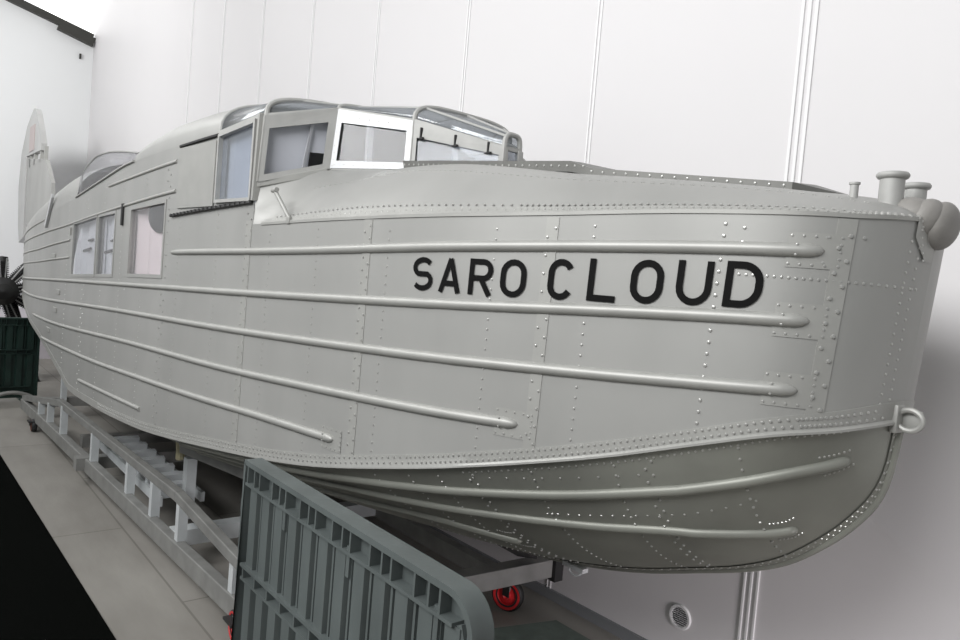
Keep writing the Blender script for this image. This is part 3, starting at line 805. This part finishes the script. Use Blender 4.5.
for i in range(5): p, n = side_pt(.010-.005*i/4, 1.925-.018*i, .004); m.rivet(p, n, .004)
m.build('bow_corner_plate', SILVERT, boat, smooth=True)
m = MB(); c = Vector((-.688, 1.985, 1.458)); 
ring = [c+Vector((.030*math.cos(a)+.006, -.012, .026*math.sin(a))) for a in [2*PI*k/20 for k in range(20)]]
m.tube(ring, .0075, 8, closed=True); m.box(c+Vector((-.022, -.012, 0)), (.018, .045, .072), bev=.004); m.box(c+Vector((.004, .006, 0)), (.05, .012, .05), bev=.004)
m.build('towing_eye', SILVERT, boat, smooth=True)
m = MB(); ring = [Vector((-1.73+.032*math.cos(a), 1.98, .705-.028*abs(math.sin(a)))) for a in [PI*k/12 for k in range(13)]]
m.tube(ring, .004, 6); m.box((-1.73, 1.98, .71), (.10, .03, .016)); m.build('keel_shackle', ALU, boat)
# short rod handle below the cockpit
m = MB(); m.tube([(-2.71, 1.222, 1.905), (-2.82, 1.200, 2.02)], .0085, 10); m.box((-2.71, 1.218, 1.900), (.03, .012, .03), bev=.003); m.tube([(-2.84, 1.20, 2.02), (-2.80, 1.20, 2.022)], .010, 10)
m.build('rod_handle', SILVERT, boat, smooth=True)
# riveted corner plate at the rear end of the deck edge
# tail fin and rudder
def plate(outline, y, th, name, mt, par):
    m = MB(); o_ = [V(x, y-th/2, z) for x, z in outline]; m.prism(o_, (0, th, 0))
    return m.build(name, mt, par)
fin = plate([(-12.2, 2.1), (-12.30, 2.70), (-12.91, 3.09), (-14.85, 3.26), (-14.7, 2.1)], 1.84, .05, 'tail_fin', SILVER, boat)
rud = plate([(-14.80, 1.9), (-14.86, 3.30), (-13.33, 3.27), (-13.32, 3.38), (-13.55, 3.60), (-13.94, 3.92), (-14.15, 4.03), (-14.30, 4.05), (-14.60, 3.97), (-15.0, 3.83), (-15.55, 3.39), (-15.71, 2.79), (-15.5, 2.1), (-15.3, 1.8)], 1.84, .08, 'rudder', mat('rudder_paint', (.50, .50, .49), .45, .3, noise=.08, scale=2), fin)
for x in (-13.1, -13.5, -14.1, -14.6): m = MB(); m.box((x, 1.84, 3.2), (.07, .05, .22)); m.build('rudder_hinge', SILVERT, fin)
m = MB(); m.box((-14.3, 1.795, 3.55), (.5, .012, .42)); mk = m.build('fin_marking', REDFADE, rud); mk['label'] = 'faded pale red patch'
# ------------------------------------------------------------------ beaching trolley
tr = empty('beaching_trolley', (-5.5, 1.9, 0), 'low grey steel trolley frame with posts and caster wheels under the silver hull', 'trolley')
LC = [(-8.47, 1.11), (-6.92, 1.17), (-4.91, 1.25), (-3.92, 1.28), (-2.75, 1.31)]
def ly(x):
    for (a, b) in zip(LC, LC[1:]):
        if a[0] <= x <= b[0]: return a[1]+(b[1]-a[1])*(x-a[0])/(b[0]-a[0])
    return LC[0][1] if x < LC[0][0] else LC[-1][1]
m = MB(); m.bar((-8.47, 1.115, .14), (-2.70, 1.315, .14), .06, .10, bev=.006); m.build('side_beam', TROL, tr)
m = MB(); m.bar((-8.47, 2.65, .14), (-2.70, 2.62, .14), .06, .10, bev=.006); m.build('side_beam', TROL, tr)
m = MB()
m.bar((-8.45, 1.12, .20), (-6.95, 1.18, .41), .05, .05); m.bar((-6.95, 1.18, .42), (-4.0, 1.28, .42), .05, .055, bev=.005); m.bar((-4.0, 1.28, .42), (-2.75, 1.27, .36), .05, .055, bev=.005)
m.build('top_rail', TROL, tr)
for x, h in ((-7.63, .30), (-7.25, .36), (-6.75, .42), (-5.78, .42), (-4.91, .42), (-4.41, .42), (-3.95, .42), (-3.2, .39)):
    m = MB(); m.box((x, ly(x)+.005, (.17+h)/2), (.05, .05, h-.17)); m.build('post', TROLW, tr)
for x in (-8.44, -6.6, -5.9, -4.12):
    m = MB(); m.bar((x, 1.12 if x == -5.9 else 1.29, .15), (x, 2.65, .15), .10, .09); m.build('cross_beam', TROLW if x == -4.12 else TROL, tr)
m = MB(); m.bar((-2.72, 1.30, .255), (-2.60, 2.80, .255), .09, .095, bev=.004); m.build('cross_beam', TROL, tr)
m = MB(); m.box((-2.56, 2.78, .25), (.05, .06, .12)); m.build('end_cap', DARK, tr)
m = MB(); m.bar((-2.62, 2.62, .335), (-2.15, 2.03, .655), .10, .035); m.build('keel_pad', DARK, tr)
# cradle beam under the chine with its post and foam packing
m = MB(); m.bar((-4.62, 1.50, .53), (-3.35, 1.50, .655), .08, .055); m.bar((-4.62, 1.52, .60), (-3.35, 1.52, .74), .06, .09); m.build('cradle_beam', TROL, tr)
m = MB(); m.box((-4.52, 1.50, .30), (.07, .06, .38)); m.build('cradle_post', TROLW, tr)
m = MB(); m.box((-3.45, 1.50, .36), (.07, .06, .48)); m.build('cradle_post', TROL, tr)
m = MB(); m.tube([(-4.72, 1.50, .44), (-4.70, 1.49, .50), (-4.73, 1.50, .58), (-4.70, 1.50, .66)], [.03, .026, .034, .03], 10); m.build('foam_strap', FOAM, tr, smooth=True)
m = MB(); m.box((-8.38, 1.45, .42), (.07, .05, .50)); m.build('post', TROLW, tr)
m = MB(); m.box((-5.2, 2.1, .40), (.16, .16, .42)); m.build('cradle_post', TROL, tr)
m = MB(); m.box((-7.2, 2.1, .34), (.16, .16, .30)); m.build('cradle_post', TROL, tr)
m = MB(); m.box((-4.9, 2.0, .40), (1.4, .30, .08)); m.build('keel_bearer', DARK, tr)
def caster(x, y, r, red=True, rz=0.0, z_top=.2):
    ax = Vector((math.sin(rz), math.cos(rz), 0))
    m = MB(); m.lathe([(r*.60, -.020), (r*.88, -.022), (r, -.012), (r, .012), (r*.88, .022), (r*.60, .020)], (x, y, r), ax, 28)
    w = m.build('caster_wheel', DARK, tr, smooth=True, ang=50)
    m = MB(); m.lathe([(0, -.014), (r*.20, -.026), (r*.28, -.014), (r*.6, -.008), (r*.72, -.022), (r*.86, -.0235), (r*.86, .0235), (r*.72, .022), (r*.6, .008), (r*.28, .014), (r*.2, .026), (0, .014)], (x, y, r), ax, 28)
    m.build('wheel_rim', RED if red else mat('brown_rim', (.16, .07, .05), .6), w, smooth=True, ang=40)
    m = MB()
    for s in (-1, 1):
        p = Vector((x, y, r))+ax*.034*s; m.bar(p, (p.x, p.y, z_top), .004, .05, up=(1, 0, 0))
    m.box((x, y, z_top), (.10, .10, .012)); m.build('caster_fork', DARK, w)
caster(-2.72, 2.60, .088, rz=-.45, z_top=.20)
caster(-3.10, 1.285, .075, rz=.1, z_top=.10)
caster(-7.75, 1.11, .06, False, z_top=.10)
caster(-8.3, 2.6, .06, False, z_top=.10)

# aluminium step ladder lying in the trolley
sl = empty('step_ladder', (-5.2, 1.6, .1), 'pale aluminium step ladder lying flat inside the trolley frame', 'ladder')
for y in (1.345, 1.60):
    m = MB(); m.bar((-6.25, y, .22), (-4.55, y, .22), .025, .06); m.build('ladder_rail', TROLW, sl)
for x in (-6.05, -5.82, -5.58, -5.36, -5.14, -4.92, -4.70):
    m = MB(); m.box((x, 1.472, .245), (.05, .235, .09), ry=.2); m.build('tread', mat('tread_metal', (.72, .75, .77), .4, .2), sl)

# ------------------------------------------------------------------ crowd barriers
def barrier(root_loc, L, Hh, mt, label, rz=0, rev=False):
    root = empty('crowd_barrier', root_loc, label, 'barrier', None)
    root.rotation_euler = (0, 0, rz); bpy.context.view_layer.update(); MW = root.matrix_world.copy()
    def B_(m, name):
        bmesh.ops.transform(m.bm, matrix=MW, verts=m.bm.verts); return m.build(name, mt, root, smooth=True, ang=30)
    d = .065; R = .10
    # outer frame: flat band bent round the right-hand corner
    path = [(0, .05), (0, Hh-.004), (.004, Hh)]
    path += [(L-R+R*math.sin(a), Hh-R+R*math.cos(a)) for a in [PI/2*k/8 for k in range(9)]]+[(L, .05)]
    m = MB(); th = .018; rows = []
    for i, (x, z) in enumerate(path):
        a = path[max(i-1, 0)]; b = path[min(i+1, len(path)-1)]
        dx, dz = b[0]-a[0], b[1]-a[1]; l = math.hypot(dx, dz); nx, nz = dz/l, -dx/l
        if i in (1,): nx, nz = -1, 1
        if i == 0: nx, nz = -1, 0
        if i == 1: nx, nz = 1, -1
        if i == 2: nx, nz = .2, -1
        rows.append([(x, -d/2, z), (x, d/2, z), (x+nx*th, d/2, z+nz*th), (x+nx*th, -d/2, z+nz*th)])
    m.loft(rows, True); m.bm.faces.new([m.bm.verts.new(p) for p in rows[0]]); m.bm.faces.new([m.bm.verts.new(p) for p in rows[-1]])
    B_(m, 'barrier_frame')
    m = MB(); m.prism([(.01, .006, .03), (L-.015, .006, .03), (L-.015, .006, Hh-.11), (L-.045, .006, Hh-.045), (L-.11, .006, Hh-.015), (.01, .006, Hh-.015)], (0, .012, 0)); B_(m, 'barrier_panel')
    m = MB()
    for z, dep in ((Hh-.085, .058), (Hh*.615, .058), (Hh*.565, .05), (Hh*.17, .058), (Hh*.12, .05)):
        m.box((L/2-.03, -.002, z), (L-.10, dep, .010))
    # inner vertical lip next to the rounded end
    m.bar((L-.085, -.01, Hh-.09), (L-.068, -.01, Hh-.13), .012, .05); m.box((L-.066, -.01, (Hh-.13+.62*Hh)/2), (.010, .045, Hh-.13-.62*Hh))
    B_(m, 'barrier_rail')
    n = int(L/.105); sx = (L-.06)/n
    for k in range(n):
        x = .03+sx*(k+.5); m = MB()
        for z0, z1 in ((Hh*.615, Hh-.085), (Hh*.17, Hh*.565)):
            zc, hz = (z0+z1)/2, z1-z0-.01
            w = sx*.42
            o_ = [(x-w, .008), (x-w+.010, -.020), (x+w*.50, -.020), (x+w*.62, .008)]
            m.prism([(px, py, zc-hz/2) for px, py in o_], (0, 0, hz))
            if (k % 4) == 2 and z0 > Hh*.5: m.box((x+w*.8, -.014, zc+.12), (.018, .012, .09))
        for dx in ((-sx*.47,) if k % 2 or k == n-1 else (-sx*.47, sx*.10)): m.box((x+dx, -.002, Hh-.05), (.008, .055, .064))
        m.box((x-sx*.40, -.002, Hh*.59), (.008, .05, .04))
        m.box((x+sx*.40, .0, (Hh*.615+Hh-.085)/2), (.010, .022, Hh*.385-.095))
        B_(m, 'slat')
    for z in (Hh*.80, Hh*.66, Hh*.55):
        m = MB(); m.box((-.012, -.01, z), (.03, .022, .018)); m.box((-.028, -.01, z+.018), (.008, .022, .05)); B_(m, 'hook')
    for xx in (.12, L-.12):
        m = MB(); m.prism([(xx-.03, -.18, .0), (xx+.03, -.18, 0), (xx+.045, -.05, 0), (xx+.045, .05, 0), (xx+.03, .18, 0), (xx-.03, .18, 0), (xx-.045, .05, 0), (xx-.045, -.05, 0)], (0, 0, .018))
        m.box((xx, 0, .045), (.07, .05, .07), bev=.006); B_(m, 'foot')
    return root
b1 = barrier((-2.53, 1.065, 0), 1.35, 1.0, BARR, 'grey green plastic crowd barrier standing in front of the hull')
m = MB(); pts = [Vector((-2.26, 1.02, .30)), Vector((-2.25, 1.01, .38)), Vector((-2.22, 1.0, .42)), Vector((-2.17, 1.0, .43))]; m.tube(pts, .006, 8); m.build('latch_loop', TROLW, b1)
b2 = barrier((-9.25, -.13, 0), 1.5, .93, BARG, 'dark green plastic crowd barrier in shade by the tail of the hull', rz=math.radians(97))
m = MB(); pts = [(-9.0, .75+.65*k/14, .02+.14*math.sin(PI*k/14)) for k in range(15)]; m.tube(pts, .02, 8); m.build('curved_foot', TROL, b2, smooth=True)

# ------------------------------------------------------------------ aero engine on a stand, half hidden by the tail
en = empty('radial_engine', (-11.2, 1.05, 0), 'black radial aero engine on a stand behind the green barrier', 'engine')
ec = Vector((-11.0, 1.14, 1.14)); 
m = MB(); m.lathe([(0, -.16), (.10, -.16), (.17, -.08), (.18, .10), (.10, .2), (0, .22)], ec, (1, 0, 0), 24); m.build('crankcase', ENG, en, smooth=True)
for k in range(9):
    a = 2*PI*k/9+.2; u = Vector((0, math.cos(a), math.sin(a))); m = MB()
    prof = [(0, .14)]; h = .16
    for j in range(9): prof += [(.075, h), (.075, h+.010), (.055, h+.012), (.055, h+.022)]; h += .024
    prof += [(.07, h), (.06, h+.06), (0, h+.07)]
    m.lathe(prof, ec, u, 14); cy_ = m.build('cylinder', ENG, en)
    m = MB(); o2 = Vector((.10, 0, 0)); w = Vector((0, -u.z, u.y))*.04
    for s in (-1, 1): m.tube([ec+o2+u*.12+w*s*.5, ec+o2*.8+u*.42+w*s], .009, 6)
    m.build('push_rod', ENGS, cy_, smooth=True)
m = MB()
for s in (-1, 1):
    m.bar(ec+Vector((-.1, .12*s, -.05)), (ec.x-.3, ec.y+.4*s, 0), .05, .05); m.bar(ec+Vector((-.1, .12*s, -.05)), (ec.x+.3, ec.y+.4*s, 0), .05, .05)
m.build('stand', ENG, en)

# ------------------------------------------------------------------ round wall vent
vt = empty('wall_vent', (-1.88, WY, .24), 'small round white louvred vent low on the wall beneath the bow', 'vent')
m = MB(); m.lathe([(.042, 0), (.046, -.010), (.056, -.010), (.060, 0)], (-1.88, WY, .24), (0, 1, 0), 32); m.build('vent_rim', mat('vent_white', (.78, .78, .78), .4), vt, smooth=True)
m = MB(); m.lathe([(0, -.001), (.044, -.001)], (-1.88, WY, .24), (0, 1, 0), 32); m.build('vent_back', DARK, vt)
m = MB()
for k in range(9):
    z = -.038+.0095*k; w = math.sqrt(max(.043**2-z*z, 1e-6)); m.bar((-1.88-w, WY-.006, .24+z), (-1.88+w, WY-.006, .24+z), .010, .003, up=(0, .8, 1))
m.build('louvre', mat('vent_slat_grey', (.6, .6, .6), .5), vt)

# low block on the floor past the barrier's rounded end
m = MB(); m.prism([(-2.52, 2.12, 0), (-2.07, 2.12, 0), (-1.9, 2.62, 0), (-2.38, 2.62, 0)], (0, 0, .085))
tag(m.build('floor_block', mat('block_grey_green', (.10, .125, .11), .6, noise=.2, scale=14)), 'low grey green block on the floor by the red trolley wheel', 'block')
